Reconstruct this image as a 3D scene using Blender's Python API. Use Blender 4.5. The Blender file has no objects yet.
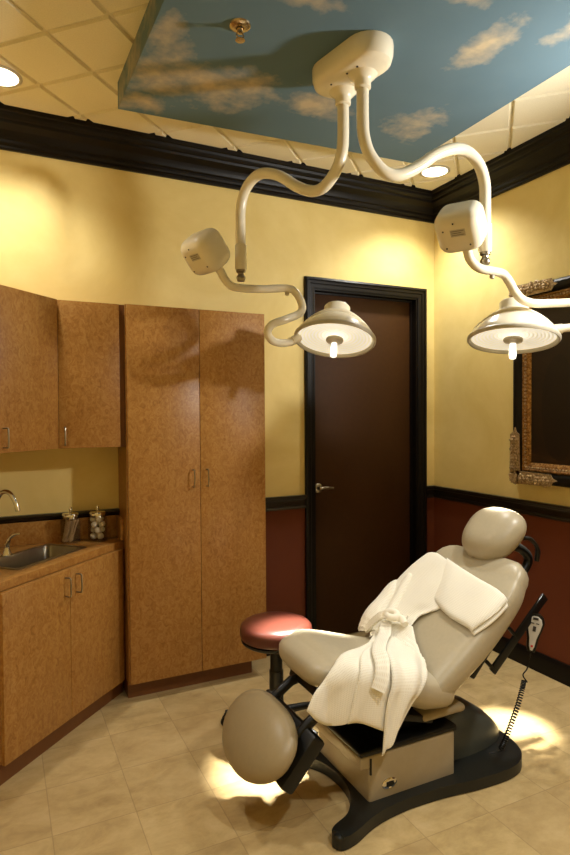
import bpy, bmesh, math, random
from mathutils import Vector, Matrix, noise
random.seed(7)
SC = bpy.context.scene
COL = SC.collection
R = math.radians

# ------------------------------------------------------------------ camera frame
CAM_F = 592.143; CAM_W, CAM_H = 570, 855
CC = Vector((-2.99013, -3.56725, 1.5973))
yaw, pit, rol = 0.45081, -0.02199, -0.00581
fw = Vector((math.sin(yaw)*math.cos(pit), math.cos(yaw)*math.cos(pit), math.sin(pit)))
rt = fw.cross(Vector((0, 0, 1))).normalized(); up = rt.cross(fw)
rt, up = rt*math.cos(rol)+up*math.sin(rol), -rt*math.sin(rol)+up*math.cos(rol)
cd = bpy.data.cameras.new('camera'); cam = bpy.data.objects.new('camera', cd); COL.objects.link(cam)
cd.sensor_fit = 'VERTICAL'; cd.sensor_height = 24.0; cd.lens = 24.0*CAM_F/CAM_H
cam.matrix_world = Matrix(((rt.x, up.x, -fw.x, CC.x), (rt.y, up.y, -fw.y, CC.y), (rt.z, up.z, -fw.z, CC.z), (0, 0, 0, 1)))
cd.clip_start = .05
SC.camera = cam
vs = SC.view_settings
vs.view_transform = 'Standard'; vs.look = 'None'; vs.gamma = 1; vs.exposure = .7; vs.use_curve_mapping = False

def at(px, py, t):      # survey: the point seen at (px, py) at depth t
    return CC + t*(fw + rt*((px-CAM_W/2)/CAM_F) - up*((py-CAM_H/2)/CAM_F))

# ------------------------------------------------------------------ materials
def lin(c): return tuple(((v/255)/12.92 if v/255 <= .04045 else ((v/255+.055)/1.055)**2.4) for v in c)
class NT:
    def __init__(s, name):
        s.m = bpy.data.materials.new(name); s.m.use_nodes = True; s.t = s.m.node_tree; s.n = s.t.nodes; s.l = s.t.links
        s.b = s.n['Principled BSDF']
    def new(s, kind, **kw):
        n = s.n.new(kind)
        for k, v in kw.items():
            if k.startswith('i_'):
                key = k[2:]; key = int(key) if key.isdigit() else key.replace('_', ' ')
                n.inputs[key].default_value = v
            else: setattr(n, k, v)
        return n
    def link(s, a, b): s.l.new(a, b)
    def coord(s): return s.new('ShaderNodeTexCoord').outputs['Object']
    def geo(s): return s.new('ShaderNodeNewGeometry').outputs['Position']
    def mapping(s, vec, scale=(1, 1, 1), rot=(0, 0, 0)):
        m = s.new('ShaderNodeMapping'); m.inputs['Scale'].default_value = scale; m.inputs['Rotation'].default_value = rot
        s.link(vec, m.inputs['Vector']); return m.outputs[0]
    def noise(s, vec, scale, detail=4, rough=.55, dist=0.0):
        n = s.new('ShaderNodeTexNoise'); n.inputs['Scale'].default_value = scale; n.inputs['Detail'].default_value = detail
        n.inputs['Roughness'].default_value = rough; n.inputs['Distortion'].default_value = dist
        s.link(vec, n.inputs['Vector']); return n.outputs['Fac']
    def ramp(s, fac, stops):
        n = s.new('ShaderNodeValToRGB'); e = n.color_ramp.elements
        while len(e) < len(stops): e.new(.5)
        for el, (p, c) in zip(e, stops): el.position = p; el.color = (*c[:3], 1)
        s.link(fac, n.inputs[0]); return n.outputs[0]
    def math(s, op, a, b=None, c=None):
        n = s.new('ShaderNodeMath', operation=op)
        for i, v in enumerate((a, b, c)):
            if v is None: continue
            if isinstance(v, (int, float)): n.inputs[i].default_value = v
            else: s.link(v, n.inputs[i])
        return n.outputs[0]
    def mix(s, fac, a, b, mode='MIX'):
        n = s.new('ShaderNodeMix', data_type='RGBA', blend_type=mode)
        for sock, v in ((n.inputs[0], fac), (n.inputs[6], a), (n.inputs[7], b)):
            if isinstance(v, (int, float)): sock.default_value = v
            elif isinstance(v, tuple): sock.default_value = (*v[:3], 1)
            else: s.link(v, sock)
        return n.outputs[2]
    def base(s, v):
        if isinstance(v, tuple): s.b.inputs['Base Color'].default_value = (*v[:3], 1)
        else: s.link(v, s.b.inputs['Base Color'])
        return s
    def set(s, rough=.5, metal=0, spec=.5, coat=0, sheen=0):
        s.b.inputs['Roughness'].default_value = rough; s.b.inputs['Metallic'].default_value = metal
        s.b.inputs['Specular IOR Level'].default_value = spec; s.b.inputs['Coat Weight'].default_value = coat
        s.b.inputs['Sheen Weight'].default_value = sheen; return s
    def bump(s, h, strength=.2, dist=.01):
        n = s.new('ShaderNodeBump'); n.inputs['Strength'].default_value = strength; n.inputs['Distance'].default_value = dist
        s.link(h, n.inputs['Height']); s.link(n.outputs[0], s.b.inputs['Normal']); return s

M = {}
def simple(name, col, rough=.5, metal=0, spec=.5, coat=0, var=.06, scale=30):
    t = NT(name); c = lin(col)
    f = t.noise(t.coord(), scale, 3)
    t.base(t.ramp(f, [(.3, tuple(v*(1-var) for v in c)), (.7, tuple(min(1, v*(1+var)) for v in c))])).set(rough, metal, spec, coat)
    M[name] = t.m; return t

# wall, faux finish
t = NT('yellow faux finish'); p = t.geo()
f1 = t.noise(p, 1.6, 5, .6, .6); f2 = t.noise(p, 9, 5, .6)
c = t.mix(t.ramp(f1, [(.35, (0,)*3), (.68, (1,)*3)]), lin((220, 196, 122)), lin((236, 216, 147)))
c = t.mix(t.math('MULTIPLY', f2, .35), c, lin((206, 176, 104)))
t.base(c).set(.6, spec=.3).bump(t.noise(p, 120, 2), .05, .002); M['wall'] = t.m
# wainscot
t = NT('rust wallcovering'); p = t.geo()
f1 = t.noise(p, 220, 2, .6); f2 = t.noise(p, 4, 4)
c = t.mix(f1, lin((78, 34, 13)), lin((124, 62, 32)))
c = t.mix(t.math('MULTIPLY', f2, .35), c, lin((76, 32, 12)))
t.base(c).set(.65, spec=.3).bump(f1, .25, .002); M['wainscot'] = t.m
# floor
t = NT('stone tile floor'); p = t.geo()
sep = t.new('ShaderNodeSeparateXYZ'); t.link(p, sep.inputs[0])
S = .3165
u = t.math('DIVIDE', t.math('ADD', sep.outputs[0], 2.512), S); v = t.math('DIVIDE', t.math('ADD', sep.outputs[1], .868), S)
fu = t.math('FRACT', u); fv = t.math('FRACT', v)
iu = t.math('FLOOR', u); iv = t.math('FLOOR', v)
comb = t.new('ShaderNodeCombineXYZ'); t.link(iu, comb.inputs[0]); t.link(iv, comb.inputs[1])
wn = t.new('ShaderNodeTexWhiteNoise', noise_dimensions='2D'); t.link(comb.outputs[0], wn.inputs['Vector'])
off = t.new('ShaderNodeVectorMath', operation='SCALE'); t.link(wn.outputs['Color'], off.inputs[0]); off.inputs['Scale'].default_value = 9
addv = t.new('ShaderNodeVectorMath', operation='ADD'); t.link(p, addv.inputs[0]); t.link(off.outputs[0], addv.inputs[1])
m1 = t.noise(t.mapping(addv.outputs[0], (3.2, 5, 3)), 1.7, 9, .7, .35); m2 = t.noise(addv.outputs[0], 40, 5, .7)
c = t.ramp(m1, [(.28, lin((160, 134, 88))), (.47, lin((190, 164, 112))), (.56, lin((200, 174, 122))), (.72, lin((212, 188, 138)))])
c = t.mix(t.math('MULTIPLY', m2, .3), c, lin((160, 132, 90)))
c = t.mix(t.math('MULTIPLY', wn.outputs['Value'], .3), c, lin((164, 136, 94)))
eu = t.math('MINIMUM', fu, t.math('SUBTRACT', 1, fu)); ev = t.math('MINIMUM', fv, t.math('SUBTRACT', 1, fv))
g = t.math('LESS_THAN', t.math('MINIMUM', eu, ev), .006)
c = t.mix(t.math('MULTIPLY', g, .38), c, lin((120, 96, 60)))
t.base(c).set(.42, spec=.45).bump(t.math('SUBTRACT', m2, t.math('MULTIPLY', g, 1.5)), .08, .004); M['floor'] = t.m
# wood laminate
def wood(name, a, b, cdark):
    t = NT(name); p = t.geo()
    f1 = t.noise(t.mapping(p, (15, 15, 11)), 2.6, 5, .64, 1.5)
    f2 = t.noise(t.mapping(p, (22, 22, 44)), 2.2, 4, .65, 1.6)
    f3 = t.noise(t.mapping(p, (26, 26, 1.2)), 1.5, 4, .6, .4)
    c = t.ramp(f1, [(.26, lin(cdark)), (.45, lin(a)), (.62, lin(b)), (.82, lin(a))])
    c = t.mix(t.math('MULTIPLY', f2, .38), c, lin(cdark))
    c = t.mix(t.math('MULTIPLY', t.math('GREATER_THAN', f3, .0), t.math('MULTIPLY', f3, .5)), c, lin(cdark))
    t.base(c).set(.38, spec=.4); M[name] = t.m
wood('figured wood laminate', (172, 122, 58), (194, 148, 80), (136, 88, 36))
simple('dark wood edge', (112, 68, 30), .5)
simple('espresso trim', (14, 9, 5), .42, spec=.22)
simple('rail trim', (30, 23, 16), .3, spec=.5)
simple('espresso door', (58, 34, 10), .55, spec=.15, var=.08)
simple('ceiling tile', (228, 218, 188), .85, spec=.1, var=.05, scale=160)
simple('ceiling grid', (212, 202, 172), .85)
simple('white enamel', (232, 222, 196), .22, spec=.5, var=.015)
simple('grey enamel', (186, 178, 158), .35)
simple('chrome', (225, 220, 210), .12, 1, var=.02)
simple('brushed steel', (158, 150, 134), .3, 1, var=.05)
simple('brass', (196, 176, 140), .25, 1)
simple('taupe vinyl', (176, 164, 138), .36, spec=.45, var=.03, scale=60)
simple('grey brown vinyl', (150, 132, 98), .4, spec=.45, var=.03, scale=60)
simple('black plastic', (13, 13, 10), .38, spec=.35)
simple('charcoal plastic', (24, 25, 21), .4, spec=.4)
simple('grey green plastic', (64, 66, 58), .38)
simple('beige plastic', (166, 152, 124), .4, var=.03)
simple('oxblood vinyl', (84, 40, 29), .32, spec=.45, coat=.1, var=.04)
simple('light grey face', (196, 192, 182), .4)
simple('dark print', (46, 42, 38), .5)
simple('label ink', (120, 112, 98), .5)
simple('red button', (200, 40, 30), .4)
simple('cotton', (232, 222, 200), .95, spec=.1, var=.04, scale=90)
simple('swab stick', (206, 172, 124), .8, spec=.2)
simple('steel drain', (60, 55, 48), .35, .9)
# gilt
t = NT('antique gilt'); p = t.geo(); f1 = t.noise(p, 70, 5, .7)
t.base(t.ramp(f1, [(.3, lin((70, 42, 20))), (.5, lin((150, 106, 54))), (.75, lin((206, 170, 108)))])).set(.42, .55); M['antique gilt'] = t.m
t = NT('pale gilt'); p = t.geo(); f1 = t.noise(p, 90, 5, .7)
t.base(t.ramp(f1, [(.3, lin((84, 62, 38))), (.5, lin((170, 142, 100))), (.75, lin((214, 190, 146)))])).set(.45, .35); M['pale gilt'] = t.m
# painting
t = NT('dark oil painting'); p = t.geo(); f1 = t.noise(p, 3.2, 6, .6, 1.0)
sep = t.new('ShaderNodeSeparateXYZ'); t.link(p, sep.inputs[0])
dy = t.math('DIVIDE', t.math('ADD', sep.outputs[1], 1.12), .12); dz = t.math('DIVIDE', t.math('SUBTRACT', sep.outputs[2], 1.62), .33)
dd = t.math('ADD', t.math('MULTIPLY', dy, dy), t.math('MULTIPLY', dz, dz))
fig = t.math('LESS_THAN', t.math('ADD', dd, t.math('MULTIPLY', f1, .8)), 1.35)
c = t.ramp(f1, [(.3, lin((20, 13, 7))), (.55, lin((40, 25, 12))), (.75, lin((70, 44, 20)))])
c = t.mix(t.math('MULTIPLY', fig, .75), c, lin((20, 14, 9)))
t.base(c).set(.35, spec=.4); M['painting'] = t.m
# sky panel
t = NT('painted sky'); p = t.geo()
n1 = t.noise(p, 6, 5, .6, .1); n2 = t.noise(p, 16, 5, .6)
blue = t.mix(t.noise(p, 1.3, 3), lin((78, 102, 114)), lin((104, 126, 136)))
acc = None
for (x, y, rx, ry) in ((-2.3, -.95, .2, .3), (-2.13, -.98, .24, .22), (-1.93, -1.06, .16, .14), (-2.33, -.73, .15, .13), (-1.6, -1.05, .22, .13), (-1.2, -1.73, .1, .2),
                       (-1.02, -1.1, .14, .22), (-.97, -1.98, .07, .16), (-1.98, -1.67, .2, .06), (-2.38, -1.28, .07, .14), (-1.45, -1.92, .1, .06)):
    sub = t.new('ShaderNodeVectorMath', operation='SUBTRACT'); t.link(p, sub.inputs[0]); sub.inputs[1].default_value = (x, y, 3.085)
    mul = t.new('ShaderNodeVectorMath', operation='MULTIPLY'); t.link(sub.outputs[0], mul.inputs[0]); mul.inputs[1].default_value = (1/rx, 1/ry, 0)
    ln = t.new('ShaderNodeVectorMath', operation='LENGTH'); t.link(mul.outputs[0], ln.inputs[0])
    d = t.math('SUBTRACT', 1.25, ln.outputs['Value'])
    acc = d if acc is None else t.math('MAXIMUM', acc, d)
den = t.math('ADD', t.math('MULTIPLY', t.math('SUBTRACT', acc, .15), .7), t.math('MULTIPLY', t.math('SUBTRACT', n1, .5), 1.7))
den = t.math('ADD', den, t.math('MULTIPLY', t.math('SUBTRACT', n2, .5), .7))
cl = t.ramp(den, [(.05, (0,)*3), (.8, (1,)*3)])
ccol = t.mix(n2, lin((186, 164, 128)), lin((208, 188, 152)))
c = t.mix(t.math('MULTIPLY', cl, .85), blue, ccol)
t.base(c).set(.75, spec=.2); M['painted sky'] = t.m
# waffle robe
t = NT('white waffle cotton'); p = t.coord()
uvn = t.new('ShaderNodeUVMap'); sep = t.new('ShaderNodeSeparateXYZ'); t.link(uvn.outputs[0], sep.inputs[0])
w1 = t.math('SINE', t.math('MULTIPLY', sep.outputs[0], 2*math.pi/.0068)); w2 = t.math('SINE', t.math('MULTIPLY', sep.outputs[1], 2*math.pi/.0068))
wf = t.math('MAXIMUM', w1, w2)
c = t.mix(t.math('MULTIPLY', t.math('ADD', wf, 1), .5), lin((228, 220, 200)), lin((242, 237, 222)))
t.base(c).set(.9, spec=.15, sheen=.2).bump(wf, .28, .0016); M['waffle'] = t.m
simple('smooth cotton band', (240, 232, 214), .9, spec=.15, var=.02)
# glass
t = NT('clear glass'); t.base((.06, .06, .05)).set(.04, spec=.6); t.b.inputs['Alpha'].default_value = .1; M['glass'] = t.m
# lit things
def emit(name, col, s):
    t = NT(name); t.base(lin(col)); t.b.inputs['Emission Color'].default_value = (*lin(col), 1); t.b.inputs['Emission Strength'].default_value = s; M[name] = t.m; return t
emit('downlight lens', (255, 244, 220), 5)
t = NT('lit reflector'); p = t.coord()
ln = t.new('ShaderNodeVectorMath', operation='LENGTH'); t.link(p, ln.inputs[0])
ring = t.math('SINE', t.math('MULTIPLY', ln.outputs['Value'], 2*math.pi/.017))
br = t.math('ADD', .42, t.math('MULTIPLY', ring, .16))
br = t.math('ADD', br, t.math('MULTIPLY', t.math('MAXIMUM', 0, t.math('SUBTRACT', .1, ln.outputs['Value'])), 5.0))
br = t.math('MULTIPLY', br, t.math('ADD', .45, t.math('MULTIPLY', t.noise(p, 110, 2), 1.0)))
t.base(lin((226, 220, 200))).set(.35); t.b.inputs['Emission Color'].default_value = (*lin((252, 244, 220)), 1)
t.link(br, t.b.inputs['Emission Strength']); M['lit reflector'] = t.m
emit('lit handle', (255, 250, 235), .8)

# ------------------------------------------------------------------ mesh helpers
def box(bm, x0, x1, y0, y1, z0, z1, bev=0, seg=2, mat=None):
    r = bmesh.ops.create_cube(bm, size=1); vs_ = r['verts']
    for v in vs_:
        v.co = Vector((x0+(v.co.x+.5)*(x1-x0), y0+(v.co.y+.5)*(y1-y0), z0+(v.co.z+.5)*(z1-z0)))
    if bev:
        es = list({e for v in vs_ for e in v.link_edges})
        rb = bmesh.ops.bevel(bm, geom=es, offset=bev, segments=seg, profile=.5, affect='EDGES')
        vs_ = list({v for f in rb['faces'] for v in f.verts} | {v for v in vs_ if v.is_valid})
    if mat is not None:
        bmesh.ops.transform(bm, matrix=mat, verts=[v for v in vs_ if v.is_valid])
    return vs_
def newbox(*a, **k):
    bm = bmesh.new(); box(bm, *a, **k); return bm
def catmull(pts, n=8, closed=False):
    P = [Vector(p) for p in pts]; out = []
    m = len(P)
    rng = range(m if closed else m-1)
    for i in rng:
        if closed: p0, p1, p2, p3 = P[(i-1) % m], P[i], P[(i+1) % m], P[(i+2) % m]
        else:
            p1, p2 = P[i], P[i+1]; p0 = P[i-1] if i else p1*2-p2; p3 = P[i+2] if i+2 < m else p2*2-p1
        for k in range(n):
            s = k/n
            out.append(.5*((2*p1)+(-p0+p2)*s+(2*p0-5*p1+4*p2-p3)*s*s+(-p0+3*p1-3*p2+p3)*s**3))
    if not closed: out.append(P[-1])
    return out
def tube(bm, pts, rad, seg=12, caps=True):
    pts = [Vector(p) for p in pts]; rings = []
    nrm = None
    for i, p in enumerate(pts):
        d = (pts[min(i+1, len(pts)-1)]-pts[max(i-1, 0)]).normalized()
        if nrm is None:
            a = Vector((0, 0, 1)) if abs(d.z) < .9 else Vector((1, 0, 0)); nrm = d.cross(a).normalized()
        else:
            nrm = (nrm-d*nrm.dot(d)).normalized()
        b = d.cross(nrm); rr = rad[i] if isinstance(rad, (list, tuple)) else rad
        rings.append([bm.verts.new(p+(nrm*math.cos(2*math.pi*k/seg)+b*math.sin(2*math.pi*k/seg))*rr) for k in range(seg)])
    for a, b in zip(rings, rings[1:]):
        for k in range(seg): bm.faces.new((a[k], a[(k+1) % seg], b[(k+1) % seg], b[k]))
    if caps:
        bm.faces.new(list(reversed(rings[0]))); bm.faces.new(rings[-1])
    return rings
def lathe(bm, prof, seg=32, mat=None):
    rings = []
    for (r_, z) in prof:
        if r_ < 1e-6: rings.append([bm.verts.new((0, 0, z))])
        else: rings.append([bm.verts.new((r_*math.cos(2*math.pi*k/seg), r_*math.sin(2*math.pi*k/seg), z)) for k in range(seg)])
    for a, b in zip(rings, rings[1:]):
        for k in range(seg):
            k2 = (k+1) % seg
            if len(a) == 1 and len(b) == 1: continue
            if len(a) == 1: bm.faces.new((a[0], b[k2], b[k]))
            elif len(b) == 1: bm.faces.new((a[k], a[k2], b[0]))
            else: bm.faces.new((a[k], a[k2], b[k2], b[k]))
    if mat is not None: bmesh.ops.transform(bm, matrix=mat, verts=[v for r_ in rings for v in r_])
    return rings
def prism(bm, poly, z0, z1, bev=0, seg=2):
    a = [bm.verts.new((x, y, z0)) for x, y in poly]; b = [bm.verts.new((x, y, z1)) for x, y in poly]; n = len(poly)
    fs = [bm.faces.new(list(reversed(a))), bm.faces.new(b)]
    for i in range(n): fs.append(bm.faces.new((a[i], a[(i+1) % n], b[(i+1) % n], b[i])))
    if bev:
        es = list(fs[1].edges); bmesh.ops.bevel(bm, geom=es, offset=bev, segments=seg, profile=.5, affect='EDGES')
def sgnpow(v, e): return math.copysign(abs(v)**e, v)
def loft(bm, stations, yc, seg=28, ey=2.6, ez=2.6, crown=0, capn=5, capr=.05):
    """cushion along a path in XZ: stations (x, z, half width, half thickness); rounded ends"""
    st = stations
    pts = [Vector((s[0], 0, s[1])) for s in st]
    rings = []
    seqs = []
    d0 = (pts[0]-pts[1]).normalized(); d1 = (pts[-1]-pts[-2]).normalized()
    for k in range(capn):
        a = (k+.35)/capn*math.pi/2
        seqs.append((pts[0]+d0*capr*math.cos(a), st[0][2]-capr*(1-math.sin(a))*1.2, st[0][3]*(.25+.75*math.sin(a)), -d0))
    for i in range(len(st)):
        d = (pts[min(i+1, len(pts)-1)]-pts[max(i-1, 0)]).normalized()
        seqs.append((pts[i], st[i][2], st[i][3], d))
    for k in reversed(range(capn)):
        a = (k+.35)/capn*math.pi/2
        seqs.append((pts[-1]+d1*capr*math.cos(a), st[-1][2]-capr*(1-math.sin(a))*1.2, st[-1][3]*(.25+.75*math.sin(a)), d1))
    for p, w, h, d in seqs:
        n = Vector((-d.z, 0, d.x))
        if n.z < 0: n = -n
        ring = []
        for k in range(seg):
            a = 2*math.pi*k/seg
            y = w*sgnpow(math.cos(a), 2/ey); z = h*sgnpow(math.sin(a), 2/ez)
            if z > 0 and crown: z += crown*(abs(y)/max(w, 1e-6))**3*h - crown*.35*h
            q = p+n*z; ring.append(bm.verts.new((q.x, yc+y, q.z)))
        rings.append(ring)
    for a, b in zip(rings, rings[1:]):
        for k in range(seg): bm.faces.new((a[k], a[(k+1) % seg], b[(k+1) % seg], b[k]))
    bm.faces.new(list(reversed(rings[0]))); bm.faces.new(rings[-1])
def resample(st, n):
    P = [Vector((s[0], s[1], 0)) for s in st]; Q = [Vector((s[2], s[3], 0)) for s in st]
    a = catmull(P, n); b = catmull(Q, n)
    return [(p.x, p.y, q.x, q.y) for p, q in zip(a, b)]

ORG = {}
def finish(bm, ang=38):
    bmesh.ops.recalc_face_normals(bm, faces=bm.faces)
    for f in bm.faces: f.smooth = True
    for e in bm.edges:
        if len(e.link_faces) == 2 and e.calc_face_angle(0) > R(ang): e.smooth = False
def obj(name, bm, mat, parent=None, ang=38, origin=None, sub=0, mats=None):
    finish(bm, ang)
    me = bpy.data.meshes.new(name)
    if parent is not None: o0 = ORG[parent.name]
    elif origin is not None: o0 = Vector(origin)
    else:
        xs = [v.co for v in bm.verts]
        o0 = Vector(((min(v.x for v in xs)+max(v.x for v in xs))/2, (min(v.y for v in xs)+max(v.y for v in xs))/2, min(v.z for v in xs)))
    bmesh.ops.translate(bm, vec=-o0, verts=bm.verts)
    bm.to_mesh(me); bm.free()
    for m_ in (mats or [mat]): me.materials.append(M[m_])
    o = bpy.data.objects.new(name, me); COL.objects.link(o)
    if parent is not None: o.parent = parent
    else: o.location = o0
    ORG[o.name] = o0.copy()
    if sub:
        md = o.modifiers.new('sub', 'SUBSURF'); md.levels = sub; md.render_levels = sub
    return o
def thing(name, label, cat, loc, group=None):
    o = bpy.data.objects.new(name, None); COL.objects.link(o); o.location = loc; o.empty_display_size = .1
    ORG[o.name] = Vector(loc); return tag(o, label, cat, group)
def tag(o, label, cat, group=None, kind=None):
    o['label'] = label; o['category'] = cat
    if group: o['group'] = group
    if kind: o['kind'] = kind
    return o
def struct(o, label=None):
    o['kind'] = 'structure'
    if label: o['label'] = label
    return o
def rotz(a, c): return Matrix.Translation(c) @ Matrix.Rotation(a, 4, 'Z') @ Matrix.Translation(-Vector(c))
def frame_to(loc, axis, side=None):     # local z -> axis
    z = Vector(axis).normalized(); x = Vector(side) if side is not None else (Vector((1, 0, 0)) if abs(z.x) < .8 else Vector((0, 1, 0)))
    x = (x-z*x.dot(z)).normalized(); y = z.cross(x)
    return Matrix(((x.x, y.x, z.x, loc[0]), (x.y, y.y, z.y, loc[1]), (x.z, y.z, z.z, loc[2]), (0, 0, 0, 1)))

# ------------------------------------------------------------------ room shell
XL, YF, ZC = -3.45, -4.35, 3.2126
RAIL0, RAIL1 = .958, 1.05
struct(obj('floor', newbox(XL-.1, .1, YF-.1, .2, -.1, 0), 'floor'), 'tan stone tile floor')
DX0, DX1, DZ = -1.043, -.158, 2.458          # door opening
def wallpiece(bm, *a): box(bm, *a)
bm = bmesh.new()
for (x0, x1, z0, z1) in ((XL, DX0, RAIL0+.04, ZC+.1), (DX0, DX1, DZ, ZC+.1), (DX1, .1, RAIL0+.04, ZC+.1)): box(bm, x0, x1, 0, .12, z0, z1)
n_up = len(bm.faces)
for (x0, x1, z0, z1) in ((XL, DX0, 0, RAIL0+.04), (DX1, .1, 0, RAIL0+.04)): box(bm, x0, x1, 0, .12, z0, z1)
bm.faces.ensure_lookup_table()
for i, f in enumerate(bm.faces):
    if i >= n_up: f.material_index = 1
struct(obj('wall_back', bm, None, mats=['wall', 'wainscot']), 'yellow faux finished wall over rust wainscot')
bm = bmesh.new(); box(bm, 0, .1, YF, 0, RAIL0+.04, ZC+.1); n_up = len(bm.faces); box(bm, 0, .1, YF, 0, 0, RAIL0+.04)
bm.faces.ensure_lookup_table()
for i, f in enumerate(bm.faces):
    if i >= n_up: f.material_index = 1
struct(obj('wall_right', bm, None, mats=['wall', 'wainscot']))
struct(obj('wall_left', newbox(XL-.1, XL, YF, .12, 0, ZC+.1), 'wall'))
struct(obj('wall_front', newbox(XL-.1, .1, YF-.1, YF, 0, ZC+.1), 'wall'))
# ceiling: tegular tiles on a grid set at 45 degrees
bm = bmesh.new(); s2 = math.sqrt(2); sp = .442/s2; gap = .008
box(bm, XL-.05, .05, YF-.05, .05, ZC+.013, ZC+.06)
for f in bm.faces: f.material_index = 1
tb = bmesh.new()
for i in range(-14, 22):
    for j in range(-30, 16):
        # lines y-x = 1.93+.442 i ; x+y = -3.636+.442 j
        d = 1.93+.442*(i+.5)-2.21; s_ = -3.636+.442*(j+.5)
        cx, cy = (s_-d)/2, (s_+d)/2
        if not (XL-.35 < cx < .35 and YF-.35 < cy < .35): continue
        h = sp/2-gap/1.0
        e1 = Vector((.7071, .7071, 0)); e2 = Vector((-.7071, .7071, 0)); cc = Vector((cx, cy, 0))
        lo = [tb.verts.new(cc+e1*a*(h-.006)+e2*b*(h-.006)+Vector((0, 0, ZC))) for a, b in ((-1, -1), (1, -1), (1, 1), (-1, 1))]
        hi = [tb.verts.new(cc+e1*a*h+e2*b*h+Vector((0, 0, ZC+.0135))) for a, b in ((-1, -1), (1, -1), (1, 1), (-1, 1))]
        tb.faces.new(lo)
        for k in range(4): tb.faces.new((lo[k], lo[(k+1) % 4], hi[(k+1) % 4], hi[k]))
for co, no in (((XL, 0, 0), (-1, 0, 0)), ((0, 0, 0), (1, 0, 0)), ((0, YF, 0), (0, -1, 0)), ((0, 0, 0), (0, 1, 0))):
    bmesh.ops.bisect_plane(tb, geom=tb.verts[:]+tb.edges[:]+tb.faces[:], plane_co=co, plane_no=no, clear_outer=True)
me = bpy.data.meshes.new('tmp'); tb.to_mesh(me); tb.free(); bm.from_mesh(me); bpy.data.meshes.remove(me)
struct(obj('ceiling', bm, None, mats=['ceiling tile', 'ceiling grid'], ang=10), 'cream drop ceiling tiles laid diagonally')

def molding(bm, prof, path):
    """prof: (offset from wall, z); path: list of (point xy, offset dir xy) mitred"""
    rings = []
    for (px, py), (ox, oy) in path: rings.append([bm.verts.new((px+ox*d, py+oy*d, z)) for d, z in prof])
    n = len(prof)
    for a, b in zip(rings, rings[1:]):
        for k in range(n): bm.faces.new((a[k], a[(k+1) % n], b[(k+1) % n], b[k]))
    bm.faces.new(rings[0]); bm.faces.new(list(reversed(rings[-1])))
crown = [(-.005, 3.034), (.016, 3.034), (.02, 3.04), (.02, 3.052), (.028, 3.056), (.033, 3.066), (.034, 3.08), (.046, 3.086), (.05, 3.1), (.064, 3.12), (.088, 3.136), (.1, 3.142), (.104, 3.156), (.116, 3.16),
         (.126, 3.172), (.13, 3.186), (.14, 3.19), (.142, 3.2265), (-.005, 3.2265)]
for nm, path in (('trim_1', [((XL, 0), (0, -1)), ((0, 0), (-1, -1))]), ('trim_2', [((0, 0), (-1, -1)), ((0, YF), (-1, 0))]), ('trim_3', [((XL, YF), (1, 0)), ((XL, 0), (1, -1))])):
    bm = bmesh.new(); molding(bm, crown, path); struct(obj(nm, bm, 'espresso trim', ang=20), 'dark crown moulding')
rail = [(-.004, .958), (.012, .958), (.018, .964), (.02, .972), (.016, .98), (.01, .984), (.01, 1.012), (.014, 1.02), (.022, 1.026), (.026, 1.034), (.03, 1.04), (.03, 1.05), (-.004, 1.05)]
for nm, path in (('trim_4', [((XL, 0), (0, -1)), ((-1.1155, 0), (0, -1))]), ('trim_5', [((-.0857, 0), (0, -1)), ((0, 0), (-1, -1))]), ('trim_6', [((0, 0), (-1, -1)), ((0, YF), (-1, 0))])):
    bm = bmesh.new(); molding(bm, rail, path); struct(obj(nm, bm, 'rail trim', ang=20), 'dark chair rail')
bb = [(-.004, 0), (.018, 0), (.018, .09), (.014, .105), (.008, .118), (-.004, .118)]
for nm, path in (('baseboard_back', [((-1.52, 0), (0, -1)), ((-1.1155, 0), (0, -1))]), ('baseboard_corner', [((-.0857, 0), (0, -1)), ((0, 0), (-1, -1))]), ('baseboard_right', [((0, 0), (-1, -1)), ((0, YF), (-1, 0))])):
    bm = bmesh.new(); molding(bm, bb, path); struct(obj(nm, bm, 'espresso trim', ang=20))

# ------------------------------------------------------------------ door
d1 = bpy.data.objects.new('door_1', None); COL.objects.link(d1); d1.location = (-.6, 0, 0); ORG['door_1'] = Vector((-.6, 0, 0)); struct(d1, 'tall plain dark brown door with stepped dark casing'); 
cas = [(0, 0), (0, -.02), (.014, -.026), (.018, -.026), (.022, -.018), (.04, -.018), (.044, -.012), (.06, -.012), (.0725, -.008), (.0725, .0)]
def casing():
    bm = bmesh.new(); X0, X1, ZT = -1.1155, -.0857, 2.5303
    path = [((X0, 0), (1, 0)), ((X0, ZT), (1, -1)), ((X1, ZT), (-1, -1)), ((X1, 0), (-1, 0))]
    rings = [[bm.verts.new((px+ox*d, y, pz+oz*d)) for d, y in cas] for (px, pz), (ox, oz) in path]
    n = len(cas)
    for a, b in zip(rings, rings[1:]):
        for k in range(n): bm.faces.new((a[k], a[(k+1) % n], b[(k+1) % n], b[k]))
    bm.faces.new(rings[0]); bm.faces.new(list(reversed(rings[-1])))
    return bm
obj('casing', casing(), 'espresso trim', d1, ang=20)
bm = bmesh.new()
box(bm, DX0, DX0+.012, 0, .115, 0, DZ); box(bm, DX1-.012, DX1, 0, .115, 0, DZ); box(bm, DX0+.012, DX1-.012, 0, .115, DZ-.012, DZ)
box(bm, DX0+.012, DX0+.024, .05, .064, 0, DZ-.012); box(bm, DX1-.024, DX1-.012, .05, .064, 0, DZ-.012); box(bm, DX0+.024, DX1-.024, .05, .064, DZ-.024, DZ-.012)
obj('jamb', bm, 'espresso trim', d1)
obj('door_leaf', newbox(DX0+.014, DX1-.014, .065, .108, .008, DZ-.014, bev=.002), 'espresso door', d1)
bm = bmesh.new(); hx, hz = -.978, 1.08
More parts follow.
